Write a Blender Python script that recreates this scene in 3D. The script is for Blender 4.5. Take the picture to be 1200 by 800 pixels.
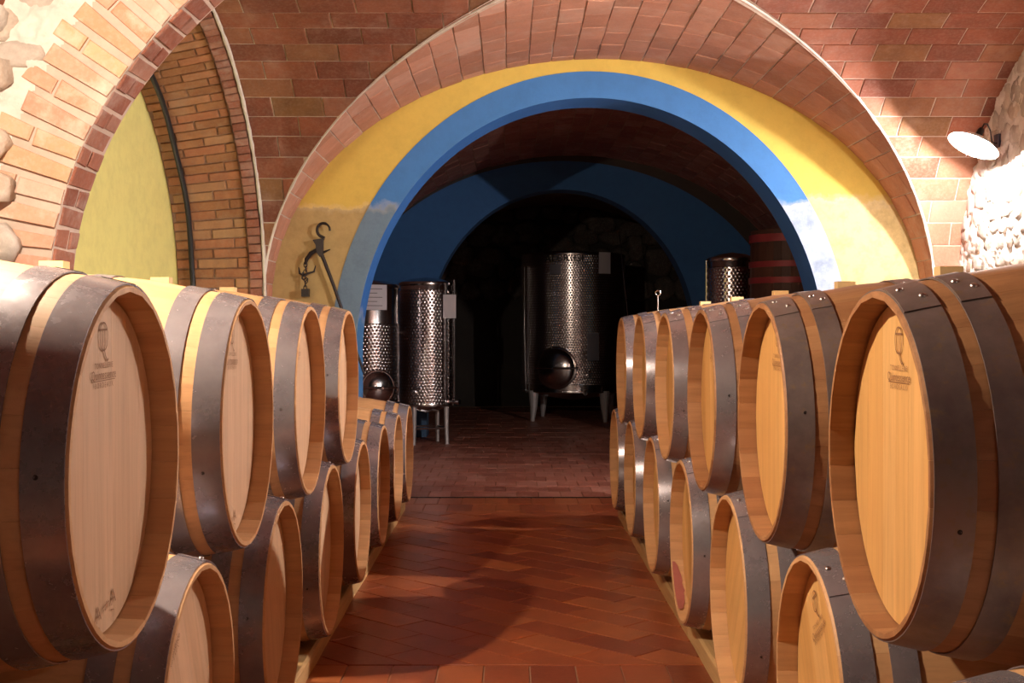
import bpy, bmesh, math, random
from mathutils import Vector, Matrix, noise
random.seed(7)
C = bpy.context.scene.collection
PI = math.pi
for o in list(bpy.data.objects): bpy.data.objects.remove(o)

# ------------------------------------------------------------------ camera
CH, F = 1.13, 1450.0
cam = bpy.data.cameras.new('camera'); co = bpy.data.objects.new('camera', cam); C.objects.link(co)
co.location = (0, 0, CH); co.rotation_euler = (PI/2, 0, 0)
cam.sensor_width = 36; cam.lens = F/1200*36; cam.shift_x = 3/1200; cam.shift_y = -14/1200
cam.clip_start = .05; cam.clip_end = 100
bpy.context.scene.camera = co
vs = bpy.context.scene.view_settings
vs.view_transform = 'Standard'; vs.look = 'None'; vs.gamma = 1; vs.use_curve_mapping = False
vs.exposure = 1.28
# ------------------------------------------------------------------ world (a closed cellar: almost no sky light)
w = bpy.data.worlds.new('world'); bpy.context.scene.world = w; w.use_nodes = True
w.node_tree.nodes['Background'].inputs[0].default_value = (.5, .35, .25, 1)
w.node_tree.nodes['Background'].inputs[1].default_value = .03
# ------------------------------------------------------------------ lamps: positions, colours, powers
LAMP_R = dict(pos=(2.70, 7.20, 2.20), axis=(-.47, -.10, -.88), col=(1, .90, .84), power=48)
LAMP_L = dict(pos=(-1.20, 2.42, 2.22), axis=(.25, .12, -.96), col=(1, .80, .60), power=108)
FILL_B = dict(pos=(2.55, -1.2, 2.10), axis=(-.45, .35, -.80), col=(1, .82, .68), power=10)  # unseen lamp added behind the camera as weak fill
FILL_M = dict(pos=(2.62, 5.05, 2.20), axis=(-.45, -.15, -.88), col=(1, .87, .78), power=160)  # unseen lamp added to brighten the left barrel heads
FILL_TUBE = dict(col=(1, .95, .76), strength=14)  # unseen tube added so the niche is lit evenly

# ================================================================== helpers
def tag(o, label=None, cat=None, group=None, kind=None):
    if label: o['label'] = label
    if cat: o['category'] = cat
    if group: o['group'] = group
    if kind: o['kind'] = kind
    return o
def empty(name, loc=(0,0,0), rz=0, **k):
    o = bpy.data.objects.new(name, None); C.objects.link(o)
    o.location = loc; o.rotation_euler = (0,0,rz); o.empty_display_size = .1
    return tag(o, **k)
def link(name, me, parent=None, loc=(0,0,0)):
    o = bpy.data.objects.new(name, me); C.objects.link(o); o.location = loc
    if parent: o.parent = parent
    return o
def mesh(name, verts, faces, mat, smooth=False):
    me = bpy.data.meshes.new(name); me.from_pydata([tuple(v) for v in verts], [], faces)
    if mat: me.materials.append(mat)
    if smooth:
        me.polygons.foreach_set('use_smooth', [True]*len(me.polygons))
    me.update(); return me
class MB:
    def __init__(s): s.v = []; s.f = []
    def add(s, v, f):
        n = len(s.v); s.v += [Vector(p) for p in v]; s.f += [tuple(i+n for i in q) for q in f]; return s
    def box(s, a, b, m=None):
        x0,y0,z0 = a; x1,y1,z1 = b
        v = [Vector(p) for p in ((x0,y0,z0),(x1,y0,z0),(x1,y1,z0),(x0,y1,z0),(x0,y0,z1),(x1,y0,z1),(x1,y1,z1),(x0,y1,z1))]
        if m: v = [m @ p for p in v]
        return s.add(v, [(0,3,2,1),(4,5,6,7),(0,1,5,4),(1,2,6,5),(2,3,7,6),(3,0,4,7)])
    def lathe(s, prof, n=32, m=None, closed=False, cap=False, a0=0, a1=2*PI):
        # prof: list of (r, z) around Z
        v = []; f = []; full = abs(a1-a0-2*PI) < 1e-6; cols = n if full else n+1
        for i in range(cols):
            a = a0+(a1-a0)*i/n
            for r, z in prof:
                p = Vector((r*math.cos(a), r*math.sin(a), z)); v.append(m @ p if m else p)
        k = len(prof)
        for i in range(n):
            j = (i+1) % cols
            for q in range(k if closed else k-1):
                r_ = (q+1) % k
                f.append((i*k+q, j*k+q, j*k+r_, i*k+r_))
        if cap and full:
            f.append(tuple(i*k for i in range(n))[::-1]); f.append(tuple(i*k+k-1 for i in range(n)))
        return s.add(v, f)
    def tube(s, pts, r, n=8, cap=True):
        pts = [Vector(p) for p in pts]; rs = r if isinstance(r, (list, tuple)) else [r]*len(pts)
        up = None; v = []; f = []
        for i, p in enumerate(pts):
            d = (pts[min(i+1, len(pts)-1)] - pts[max(i-1, 0)]).normalized()
            if up is None:
                up = d.orthogonal().normalized()
            up = (up - d*up.dot(d)).normalized(); sd = d.cross(up)
            for k in range(n):
                a = 2*PI*k/n; v.append(p + (up*math.cos(a)+sd*math.sin(a))*rs[i])
        for i in range(len(pts)-1):
            for k in range(n):
                f.append((i*n+k, i*n+(k+1)%n, (i+1)*n+(k+1)%n, (i+1)*n+k))
        if cap:
            f.append(tuple(range(n))[::-1]); f.append(tuple((len(pts)-1)*n+k for k in range(n)))
        return s.add(v, f)
    def build(s, name, mat, parent=None, smooth=False, loc=(0,0,0)):
        me = mesh(name, s.v, s.f, mat, smooth)
        if smooth: sharp(me)
        return link(name, me, parent, loc)
def sharp(me, ang=.6):
    bm = bmesh.new(); bm.from_mesh(me)
    bmesh.ops.recalc_face_normals(bm, faces=bm.faces)
    for e in bm.edges:
        if len(e.link_faces) == 2 and e.calc_face_angle(0) > ang: e.smooth = False
    bm.to_mesh(me); bm.free()
def axis_m(pos, axis):
    z = Vector(axis).normalized(); q = z.to_track_quat('Z', 'Y')
    return Matrix.Translation(Vector(pos)) @ q.to_matrix().to_4x4()
def proj(p):
    if p[1] < .3: return None
    return (597+p[0]*F/p[1], 386-(p[2]-CH)*F/p[1])

# ================================================================== materials
class N:
    def __init__(s, name):
        s.m = bpy.data.materials.new(name); s.m.use_nodes = True; s.t = s.m.node_tree
        s.b = s.t.nodes['Principled BSDF']
    def n(s, t, **k):
        d = s.t.nodes.new(t)
        for a, b in k.items(): setattr(d, a, b)
        return d
    def l(s, a, b): s.t.links.new(a, b)
    def geo(s): return s.n('ShaderNodeNewGeometry').outputs['Position']
    def objc(s): return s.n('ShaderNodeTexCoord').outputs['Object']
    def rnd(s): return s.n('ShaderNodeObjectInfo').outputs['Random']
    def tone(s): return s.n('ShaderNodeAttribute', attribute_name='tone').outputs['Fac']
    def mapping(s, vec, scale=(1,1,1), loc=(0,0,0), rot=(0,0,0)):
        m = s.n('ShaderNodeMapping'); m.inputs['Scale'].default_value = scale
        m.inputs['Location'].default_value = loc; m.inputs['Rotation'].default_value = rot
        s.l(vec, m.inputs['Vector']); return m.outputs[0]
    def noise(s, vec, scale, detail=4, rough=.55, dist=0):
        d = s.n('ShaderNodeTexNoise'); d.inputs['Scale'].default_value = scale
        d.inputs['Detail'].default_value = detail; d.inputs['Roughness'].default_value = rough
        d.inputs['Distortion'].default_value = dist; s.l(vec, d.inputs['Vector']); return d.outputs['Fac']
    def ramp(s, fac, stops):
        r = s.n('ShaderNodeValToRGB'); e = r.color_ramp.elements
        while len(e) < len(stops): e.new(.5)
        for i, (p, c) in enumerate(stops):
            e[i].position = p; e[i].color = (*c, 1) if len(c) == 3 else c
        s.l(fac, r.inputs[0]); return r.outputs[0]
    def mix(s, fac, a, b, mode='MIX'):
        d = s.n('ShaderNodeMix', data_type='RGBA', blend_type=mode)
        if isinstance(fac, (int, float)): d.inputs[0].default_value = fac
        else: s.l(fac, d.inputs[0])
        for v, i in ((a, 6), (b, 7)):
            if isinstance(v, tuple): d.inputs[i].default_value = (*v, 1)
            else: s.l(v, d.inputs[i])
        return d.outputs[2]
    def math(s, op, a, b=None, c=None):
        d = s.n('ShaderNodeMath', operation=op)
        for i, v in enumerate((a, b, c)):
            if v is None: continue
            if isinstance(v, (int, float)): d.inputs[i].default_value = v
            else: s.l(v, d.inputs[i])
        return d.outputs[0]
    def maprange(s, v, a, b, c=0, d_=1):
        m = s.n('ShaderNodeMapRange'); s.l(v, m.inputs[0])
        for i, q in enumerate((a, b, c, d_)): m.inputs[i+1].default_value = q
        return m.outputs[0]
    def add_vec(s, a, b):
        d = s.n('ShaderNodeVectorMath', operation='ADD'); s.l(a, d.inputs[0]); s.l(b, d.inputs[1]); return d.outputs[0]
    def sep(s, v):
        d = s.n('ShaderNodeSeparateXYZ'); s.l(v, d.inputs[0]); return d.outputs
    def bump(s, h, strength=.4, dist=.01):
        b = s.n('ShaderNodeBump'); b.inputs['Strength'].default_value = strength
        b.inputs['Distance'].default_value = dist; s.l(h, b.inputs['Height']); s.l(b.outputs[0], s.b.inputs['Normal'])
    def fin(s, col=None, rough=.8, metal=0, spec=None):
        if col is not None:
            if isinstance(col, tuple): s.b.inputs['Base Color'].default_value = (*col, 1)
            else: s.l(col, s.b.inputs['Base Color'])
        if isinstance(rough, (int, float)): s.b.inputs['Roughness'].default_value = rough
        else: s.l(rough, s.b.inputs['Roughness'])
        s.b.inputs['Metallic'].default_value = metal
        if spec is not None: s.b.inputs['Specular IOR Level'].default_value = spec
        return s.m

def m_brick(name, stops, mottle=.35, rough=.9, bump=.5, dirt=(.5,.42,.38), dirtamt=.3, nscale=9, metal=0):
    m = N(name); p = m.geo(); t = m.tone()
    base = m.ramp(t, stops)
    n1 = m.noise(p, nscale, 6, .65); n2 = m.noise(p, 60, 3, .6)
    c = m.mix(m.maprange(n1, .3, .75, 0, mottle), base, (.08,.03,.02))
    c = m.mix(m.math('MULTIPLY', m.maprange(m.noise(p, 5.5, 5, .7), .52, .72), dirtamt), c, dirt)
    c = m.mix(m.math('MULTIPLY', m.maprange(n2, .45, .7), .25), c, tuple(x*.8 for x in dirt))
    m.bump(m.math('ADD', m.math('MULTIPLY', n1, .8), m.math('MULTIPLY', n2, .5)), bump, .006)
    return m.fin(c, rough)
def m_plain(name, col, rough=.6, metal=0, noise=.25, scale=20, bump=.15, spec=None):
    m = N(name); p = m.objc(); n = m.noise(p, scale, 5, .6)
    c = m.mix(m.math('MULTIPLY', n, noise), col, tuple(x*.35 for x in col))
    m.bump(n, bump, .003)
    return m.fin(c, rough, metal, spec)
def m_wood(name, light, mid, dark, axis=0, var=.5, scale=1.0, rough=.55):
    m = N(name); oc = m.objc(); r = m.rnd()
    cx = m.n('ShaderNodeCombineXYZ'); k = m.math('MULTIPLY', r, 37.0)
    for i in range(3): m.l(k, cx.inputs[i])
    oc = m.add_vec(oc, cx.outputs[0])
    sc = [22*scale]*3; sc[axis] = 1.3*scale
    v = m.mapping(oc, tuple(sc)); sc2 = [120*scale]*3; sc2[axis] = 5*scale
    n1 = m.noise(v, 1.0, 5, .6, .8); n2 = m.noise(m.mapping(oc, tuple(sc2)), 1.0, 3, .6)
    base = m.ramp(r, [(0, dark), (.35, mid), (.7, light), (1, mid)])
    c = m.mix(m.math('MULTIPLY', m.maprange(n1, .35, .7), var), base, tuple(x*.55 for x in dark))
    c = m.mix(m.math('MULTIPLY', m.maprange(n2, .5, .75), .25), c, tuple(x*.4 for x in dark))
    m.bump(m.math('ADD', n1, m.math('MULTIPLY', n2, .5)), .18, .003)
    return m.fin(c, rough, 0, .35)
def m_hoop(name, col, dark, rust, rough=(.25, .5), amt=.35):
    m = N(name); p = m.objc(); r = m.rnd()
    cx = m.n('ShaderNodeCombineXYZ'); k = m.math('MULTIPLY', r, 31.0)
    for i in range(3): m.l(k, cx.inputs[i])
    p = m.add_vec(p, cx.outputs[0])
    n1 = m.noise(p, 6, 6, .65); n2 = m.noise(p, 45, 4, .65); n3 = m.noise(p, 140, 2)
    c = m.mix(m.maprange(n1, .35, .7), col, dark)
    c = m.mix(m.math('MULTIPLY', m.maprange(n2, .55, .72), amt), c, rust)
    rr = m.maprange(m.math('ADD', m.math('MULTIPLY', n1, .6), m.math('MULTIPLY', n2, .4)), .3, .7, rough[0], rough[1])
    m.bump(n1, .06, .004)
    return m.fin(c, rr, .62)

M = {}
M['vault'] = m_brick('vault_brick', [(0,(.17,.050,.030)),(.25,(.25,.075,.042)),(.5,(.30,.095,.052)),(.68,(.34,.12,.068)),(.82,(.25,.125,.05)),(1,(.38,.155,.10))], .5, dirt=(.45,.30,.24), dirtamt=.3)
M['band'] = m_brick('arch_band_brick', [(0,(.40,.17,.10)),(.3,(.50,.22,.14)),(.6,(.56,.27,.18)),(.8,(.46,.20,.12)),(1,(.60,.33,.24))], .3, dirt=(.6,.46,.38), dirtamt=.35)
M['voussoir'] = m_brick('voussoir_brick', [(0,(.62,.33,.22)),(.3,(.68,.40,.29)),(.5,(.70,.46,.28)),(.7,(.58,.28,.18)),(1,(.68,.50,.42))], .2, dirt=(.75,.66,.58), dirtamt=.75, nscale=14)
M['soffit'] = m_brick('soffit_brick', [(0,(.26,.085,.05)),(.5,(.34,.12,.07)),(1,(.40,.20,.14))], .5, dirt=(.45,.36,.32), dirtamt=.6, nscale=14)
M['niche'] = m_brick('niche_brick', [(0,(.30,.13,.05)),(.4,(.40,.19,.08)),(.7,(.42,.17,.08)),(1,(.46,.27,.13))], .45, dirt=(.45,.32,.2), dirtamt=.4, nscale=14)
M['pier_lamplit'] = m_brick('lamplit_pier_brick', [(0,(.40,.13,.08)),(.5,(.45,.16,.10)),(1,(.50,.21,.15))], .2, dirt=(.6,.36,.28), dirtamt=.4)  # paler vault brick: the nearby lamp's wash is put into the colour
M['backb'] = m_brick('far_vault_brick', [(0,(.22,.07,.05)),(.5,(.30,.11,.08)),(1,(.36,.17,.13))], .5)
M['tile'] = m_brick('floor_tile', [(0,(.20,.040,.016)),(.35,(.30,.068,.022)),(.65,(.35,.09,.028)),(1,(.42,.13,.042))], .45, rough=.38, bump=.15, dirt=(.45,.16,.07), dirtamt=.3, nscale=6)
M['tile2'] = m_brick('far_floor_tile', [(0,(.30,.085,.055)),(.5,(.38,.12,.08)),(1,(.46,.19,.14))], .4, rough=.5, bump=.2, dirt=(.6,.38,.3), dirtamt=.45)
M['mortar'] = m_brick('mortar', [(0,(.60,.50,.43)),(1,(.60,.50,.43))], .3, dirt=(.7,.62,.55), dirtamt=.5)
M['mortar_dark'] = m_brick('dusty_mortar', [(0,(.26,.15,.10)),(1,(.26,.15,.10))], .4, dirt=(.5,.4,.32), dirtamt=.35)
M['mortar_white'] = m_brick('lime_mortar', [(0,(.72,.68,.64)),(1,(.72,.68,.64))], .25, dirt=(.8,.78,.74), dirtamt=.7, bump=1.0, nscale=14)
M['stone'] = m_brick('rubble_stone', [(0,(.34,.31,.27)),(.4,(.50,.46,.41)),(.75,(.58,.54,.50)),(1,(.55,.44,.34))], .35, bump=1.0, dirt=(.7,.66,.62), dirtamt=.6, nscale=18)
M['stone_dark'] = m_brick('darkened_stone', [(0,(.07,.06,.055)),(1,(.13,.115,.10))], .5, bump=1.0)  # darkened: far-room gloom and low entrance bounce are put into the colour
M['grout'] = m_brick('floor_grout', [(0,(.42,.24,.15)),(1,(.42,.24,.15))], .5)
# painted plaster -------------------------------------------------------
def m_plaster(name, main, damp, pale, level=2.0):
    m = N(name); p = m.geo(); s = m.sep(p)
    n1 = m.noise(p, 2.2, 7, .65); n2 = m.noise(p, 11, 5, .7); n3 = m.noise(p, 50, 3)
    c = m.mix(m.math('MULTIPLY', m.maprange(n2, .42, .75), .3), main, tuple(x*.55 for x in main))
    h = m.math('ADD', s[2], m.math('MULTIPLY', m.math('SUBTRACT', n1, .5), .5))
    low = m.maprange(h, level+.005, level-.01)
    right = m.maprange(s[0], 1.2, 1.7)
    dc = m.mix(right, damp, pale)
    dc = m.mix(m.math('MULTIPLY', m.maprange(n2, .45, .7), .5), dc, tuple(x*.6 for x in damp))
    c = m.mix(m.math('MULTIPLY', low, .92), c, dc)
    edge = m.math('SUBTRACT', m.maprange(h, level+.045, level+.01), m.maprange(h, level+.0, level-.05))
    c = m.mix(m.math('MULTIPLY', m.math('MAXIMUM', edge, 0.0), .22), c, (.72,.66,.52))
    m.bump(m.math('ADD', m.math('MULTIPLY', n2, .7), m.math('MULTIPLY', n3, .3)), .35, .008)
    return m.fin(c, .85)
M['yellow'] = m_plaster('yellow_plaster', (.64,.47,.10), (.42,.31,.14), (.66,.54,.27), 1.98)
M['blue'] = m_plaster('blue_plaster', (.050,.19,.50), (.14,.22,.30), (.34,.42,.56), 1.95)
M['blue_in'] = m_plaster('blue_reveal_plaster', (.03,.17,.55), (.06,.22,.50), (.12,.20,.42), 1.2)
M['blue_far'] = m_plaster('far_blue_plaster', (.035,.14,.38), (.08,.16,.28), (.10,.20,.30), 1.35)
M['niche_yellow'] = m_plaster('niche_yellow_plaster', (.80,.77,.28), (.78,.74,.27), (.7,.6,.2), .6)
M['dark_plaster'] = m_plain('darkened_plaster', (.06,.05,.045), .9, 0, .6, 3, .6)  # near-black: the gloom of the unlit back rooms is in the colour
# barrels ---------------------------------------------------------------
M['stave_new'] = m_wood('new_oak_stave', (.64,.38,.19), (.60,.35,.17), (.55,.30,.14), 0, .35)
M['stave_old'] = m_wood('aged_oak_stave', (.42,.22,.10), (.37,.18,.08), (.31,.14,.06), 0, .6)
M['head_new'] = m_wood('new_oak_head_board', (.66,.45,.29), (.62,.41,.255), (.58,.37,.22), 2, .35)
M['head_old'] = m_wood('amber_oak_head_board', (.70,.42,.16), (.64,.36,.12), (.55,.29,.09), 2, .35)
M['rail'] = m_wood('pine_rail', (.62,.42,.20), (.56,.36,.16), (.48,.28,.12), 1, .5)
M['block'] = m_plain('pale_bung_wood', (.80,.62,.32), .6, 0, .2, 30)
M['hoop'] = m_hoop('galvanised_hoop', (.42,.40,.44), (.25,.225,.26), (.14,.10,.10), (.17,.34), .15)
M['hoop_old'] = m_hoop('weathered_hoop', (.30,.25,.24), (.15,.12,.12), (.30,.21,.10), (.30,.52), .6)
M['rivet'] = m_plain('rivet_steel', (.62,.60,.60), .3, 1, .2)
M['ink'] = m_plain('branded_char', (.27,.13,.06), .8, 0, .3)
M['steel'] = m_plain('polished_steel', (.50,.48,.49), .2, 1, .2, 8, .03)
M['iron'] = m_plain('black_wrought_iron', (.030,.024,.026), .45, .6, .4, 30)
M['rubber'] = m_plain('black_rubber_cable', (.012,.012,.016), .5)
M['paper'] = m_plain('white_paper', (.62,.60,.66), .8, 0, .1)
M['print'] = m_plain('black_print', (.01,.01,.012), .6)
M['plate'] = m_plain('grey_metal_plate', (.28,.29,.36), .45, .4)
M['white_enamel'] = m_plain('white_enamel', (.85,.85,.84), .35, 0, .05)
M['white_leg'] = m_plain('grey_painted_leg', (.50,.48,.50), .4, .3)
M['vat_wood'] = m_wood('dark_vat_stave', (.10,.045,.03), (.08,.035,.025), (.06,.028,.02), 2, .5)
M['red'] = m_plain('dull_red_paint', (.30,.035,.045), .5, .1, .4, 10)
M['box_dark'] = m_plain('dark_plastic', (.03,.03,.06), .5)
def m_dimple(rad_):
    m = N('dimpled_steel_jacket'); oc = m.objc(); s = m.sep(oc)
    ang = m.math('ARCTAN2', s[1], s[0])
    u = m.math('MULTIPLY', ang, round(2*PI*rad_/.030)/2); v = m.math('MULTIPLY', s[2], PI/.030)
    row = m.math('MULTIPLY', m.math('FLOOR', m.math('MULTIPLY', s[2], 1/.030)), PI)
    a = m.math('SINE', m.math('ADD', m.math('MULTIPLY', u, 2.0), row)); b = m.math('SINE', v)
    h = m.math('POWER', m.math('MULTIPLY', m.math('ABSOLUTE', b), m.math('ADD', m.math('MULTIPLY', a, .5), .5)), 2.5)
    m.bump(h, .6, .006)
    return m.fin((.50,.47,.49), .20, 1)
def m_emit(name, col, st):
    m = N(name); m.b.inputs['Emission Color'].default_value = (*col, 1); m.b.inputs['Emission Strength'].default_value = st
    return m.fin(col, .5)

# ================================================================== brick laying
def brick_geom(P, prof=.006, depth=.03, bev=.004, jit=.0):
    """P: list of (point, normal) round the outline -> verts, faces; front face proud of the surface"""
    n = len(P); c = sum((p for p, _ in P), Vector())/n; v = []
    pr = prof + random.uniform(-jit, jit)
    for p, q in P: v.append(p - q*depth)
    for p, q in P: v.append(p + q*(pr-bev*.8))
    for p, q in P:
        d = (c-p); L = d.length; v.append(p + d*(min(bev*1.3/L, .4) if L else 0) + q*pr)
    f = [tuple(2*n+i for i in range(n))]
    for a in (0, n):
        for i in range(n):
            j = (i+1) % n; f.append((a+i, a+j, a+n+j, a+n+i))
    return v, f
def clip(poly, fn):
    """keep the part of a 2-D polygon where fn>0"""
    out = []
    for i in range(len(poly)):
        a, b = poly[i], poly[(i+1) % len(poly)]; fa, fb = fn(*a), fn(*b)
        if fa > 0: out.append(a)
        if (fa > 0) != (fb > 0):
            lo, hi = (a, b) if fa > 0 else (b, a)
            for _ in range(14):
                mid = ((lo[0]+hi[0])/2, (lo[1]+hi[1])/2)
                if fn(*mid) > 0: lo = mid
                else: hi = mid
            out.append(lo)
    r = []
    for p in out:
        if not r or (abs(p[0]-r[-1][0])+abs(p[1]-r[-1][1])) > 1e-3: r.append(p)
    if len(r) > 1 and (abs(r[0][0]-r[-1][0])+abs(r[0][1]-r[-1][1])) < 1e-3: r.pop()
    return r
def area2(p):
    return abs(sum(p[i][0]*p[(i+1)%len(p)][1]-p[(i+1)%len(p)][0]*p[i][1] for i in range(len(p))))/2
def set_tone(me, tones):
    a = me.attributes.new('tone', 'FLOAT', 'FACE'); a.data.foreach_set('value', tones)
def lay(parent, polys, surf, mat, name='brick', limit=300, prof=.006, bev=.004, jit=.0015, depth=.03, vis=None, shake=.0, minpx=60, restname=None):
    """polys: outlines in (u,v); the largest in view become single parts, the others one joined 'stuff' part"""
    items = []
    for poly in polys:
        if len(poly) < 3 or area2(poly) < 4e-4: continue
        if shake: poly = [(a+random.uniform(-shake, shake), b+random.uniform(-shake, shake)) for a, b in poly]
        P = [surf(*q) for q in poly]
        c = sum((p for p, _ in P), Vector())/len(P); nn = sum((q for _, q in P), Vector()).normalized()
        # orient
        e = (P[1][0]-P[0][0]).cross(P[2][0]-P[1][0])
        if e.dot(nn) < 0: P = P[::-1]
        px = [proj(p) for p, _ in P]; sz = 0
        if all(px) and (Vector((0,0,CH))-c).dot(nn) > 0:
            cx = sum(q[0] for q in px)/len(px); cy = sum(q[1] for q in px)/len(px)
            if -30 < cx < 1230 and -30 < cy < 830 and (vis is None or vis(cx, cy, c)): sz = area2(px)
        items.append((sz, c, P))
    items.sort(key=lambda t: -t[0])
    rest = MB(); tones = []; k = 0
    for i, (sz, c, P) in enumerate(items):
        v, f = brick_geom(P, prof, depth, bev, jit)
        t = random.random()
        if sz > minpx and k < limit-2:
            me = mesh(name, [p-c for p in v], f, mat); set_tone(me, [t]*len(f))
            link(name, me, parent, c); k += 1
        else:
            rest.add(v, f); tones += [t]*len(f)
    if rest.v:
        me = mesh(restname or name+'_infill', rest.v, rest.f, mat); set_tone(me, tones)
        o = link(restname or name+'_infill', me, parent); o['kind'] = 'stuff'
    return k
def grid_bricks(u0, u1, v0, v1, bu, bv, joint=.008, stagger=.5, cl=None, var=.0):
    """courses run along u, stacked in v"""
    out = []; nv = math.ceil((v1-v0)/bv)
    for j in range(nv):
        a = v0+j*bv; b = min(a+bv, v1)
        off = (stagger*bu if j % 2 else 0) + random.uniform(-var, var)
        u = u0-off
        while u < u1:
            x0, x1 = max(u, u0), min(u+bu, u1)
            if x1-x0 > .03:
                q = [(x0+joint/2, a+joint/2), (x1-joint/2, a+joint/2), (x1-joint/2, b-joint/2), (x0+joint/2, b-joint/2)]
                if b-a > joint*2:
                    if cl: q = clip(q, cl)
                    if len(q) > 2: out.append(q)
            u += bu
    return out
class Prof:
    """half ellipse with straight jambs, parametrised by arc length; s=0 at the floor of the low side"""
    def __init__(s, c, a, b, spring, n=240):
        s.c, s.a, s.b, s.sp = c, a, b, spring
        pts = [(c-a, 0.0)]; nrm = [(1.0, 0.0)]
        for i in range(n+1):
            t = PI - PI*i/n; pts.append((c+a*math.cos(t), spring+b*math.sin(t)))
            nx, nz = -math.cos(t)/a, -math.sin(t)/b; L = math.hypot(nx, nz); nrm.append((nx/L, nz/L))
        pts.append((c+a, 0.0)); nrm.append((-1.0, 0.0))
        s.p, s.n = pts, nrm; s.s = [0]
        for i in range(1, len(pts)): s.s.append(s.s[-1]+math.dist(pts[i-1], pts[i]))
        s.L = s.s[-1]
    def at(s, t):
        t = max(0, min(s.L, t)); lo, hi = 0, len(s.s)-1
        while hi-lo > 1:
            m = (lo+hi)//2
            if s.s[m] <= t: lo = m
            else: hi = m
        k = (t-s.s[lo])/max(1e-9, s.s[hi]-s.s[lo]); a, b = s.p[lo], s.p[hi]; na, nb = s.n[lo], s.n[hi]
        nx, nz = na[0]+(nb[0]-na[0])*k, na[1]+(nb[1]-na[1])*k; L = math.hypot(nx, nz)
        return (a[0]+(b[0]-a[0])*k, a[1]+(b[1]-a[1])*k), (nx/L, nz/L)
    def z(s, x):
        q = 1-((x-s.c)/s.a)**2
        return s.sp + s.b*math.sqrt(q) if q > 0 else -9
def sheet(name, polys, surf, mat, off, parent=None, tone=.5):
    """backing surface (mortar) made of small clipped cells"""
    v = []; f = []; idx = {}
    for poly in polys:
        if len(poly) < 3: continue
        P = [surf(*q) for q in poly]; nn = sum((q for _, q in P), Vector())
        if (P[1][0]-P[0][0]).cross(P[2][0]-P[1][0]).dot(nn) < 0: P = P[::-1]
        fs = []
        for p, q in P:
            p = p - q*off; k = (round(p.x, 4), round(p.y, 4), round(p.z, 4))
            if k not in idx: idx[k] = len(v); v.append(p)
            if idx[k] not in fs: fs.append(idx[k])
        if len(fs) > 2: f.append(tuple(fs))
    me = mesh(name, v, f, mat, False); set_tone(me, [tone]*len(f))
    return link(name, me, parent)
def cells(u0, u1, v0, v1, nu, nv, cl=None):
    out = []
    for i in range(nu):
        for j in range(nv):
            a, b = u0+(u1-u0)*i/nu, u0+(u1-u0)*(i+1)/nu; c, d = v0+(v1-v0)*j/nv, v0+(v1-v0)*(j+1)/nv
            q = [(a,c),(b,c),(b,d),(a,d)]
            if cl: q = clip(q, cl)
            if len(q) > 2: out.append(q)
    return out

# ================================================================== cellar dimensions
XL, XR = -1.60, 2.77           # aisle-bay side planes
NY0, NY1 = 4.30, 4.53          # transverse arch
FY = 8.32                      # far (yellow) wall face
FB = 8.69                      # its back
A = Prof(.585, 2.185, 1.63, 1.32)              # profile in X-Z of the vault running to the yellow wall
Bv = Prof(5.95, 2.10, 1.645, 1.30)              # profile in Y-Z of the cross vault
XNR = 2.93                     # right stone wall
XNL = -2.14                    # left niche back wall
def surfA(s, y):
    p, n = A.at(s); return Vector((p[0], y, p[1])), Vector((n[0], 0, n[1]))
def surfB(x, s):
    p, n = Bv.at(s); return Vector((x, p[0], p[1])), Vector((0, n[0], n[1]))
def inA(s, y):                  # >0 where the A web is the visible one
    p, n = A.at(s); return p[1]-Bv.z(y)-.004 if (p[1] > 1.25 or y < 4.60) and y < 8.05 else 1
def inB(x, s):
    p, n = Bv.at(s)
    if x < XL+.02 or x > XR-.02: return 1 if p[0] > NY1 else -1
    if p[0] < NY1: return -1
    return p[1]-A.z(x)-.004

# ---------------------------------------------------------------- floor
fl = MB()
fl.add([(-3,-3.5,-.006),(3.6,-3.5,-.006),(3.6,19,-.006),(-3,19,-.006)], [(0,1,2,3)])
floor = fl.build('floor', M['grout']); tag(floor, kind='structure')
surfF = lambda x, y: (Vector((x, y, 0)), Vector((0,0,1)))
def floor_field():
    polys = []; L, W = .305, .1525; c45 = math.cos(PI/4)
    def keep(x, y): return min(y-4.17, 7.70-y, x+1.9, 3.0-x)
    # long joints run from far left to near right
    for r in range(-45, 70):
        for k in range(-30, 30):
            a0 = k*L + (r % 2)*L/2; b0 = r*W; q = []
            for a, b in ((a0+.002, b0+.002), (a0+L-.002, b0+.002), (a0+L-.002, b0+W-.002), (a0+.002, b0+W-.002)):
                q.append(((a+b)*c45, 6.0+(b-a)*c45))
            if max(p[0] for p in q) < -1.0 or min(p[0] for p in q) > 1.0: continue
            if max(p[1] for p in q) < 4.17 or min(p[1] for p in q) > 7.7: continue
            for g in (lambda x,y: y-4.172, lambda x,y: 7.698-y, lambda x,y: x+1.0, lambda x,y: 1.0-x):
                q = clip(q, g)
                if len(q) < 3: break
            if len(q) > 2: polys.append(q)
    for yy, h in ((7.70, .305), (8.005, .305)):
        x = -1.0+(.0 if h else .07)
        if yy > 8: x -= .076
        while x < 1.0:
            polys.append([(x+.002,yy+.002),(x+.1505,yy+.002),(x+.1505,yy+h-.002),(x+.002,yy+h-.002)]); x += .1525
    y = 4.17; r = 0
    while y > 0.2:
        x = -1.0-(.076 if r % 2 else 0)
        while x < 1.0:
            polys.append([(x+.0025,y-.3025),(x+.15,y-.3025),(x+.15,y-.0025),(x+.0025,y-.0025)]); x += .1525
        y -= .305; r += 1
    return polys
vF = lambda cx, cy, c: abs(c.x) < .80 and cy < 800
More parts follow.
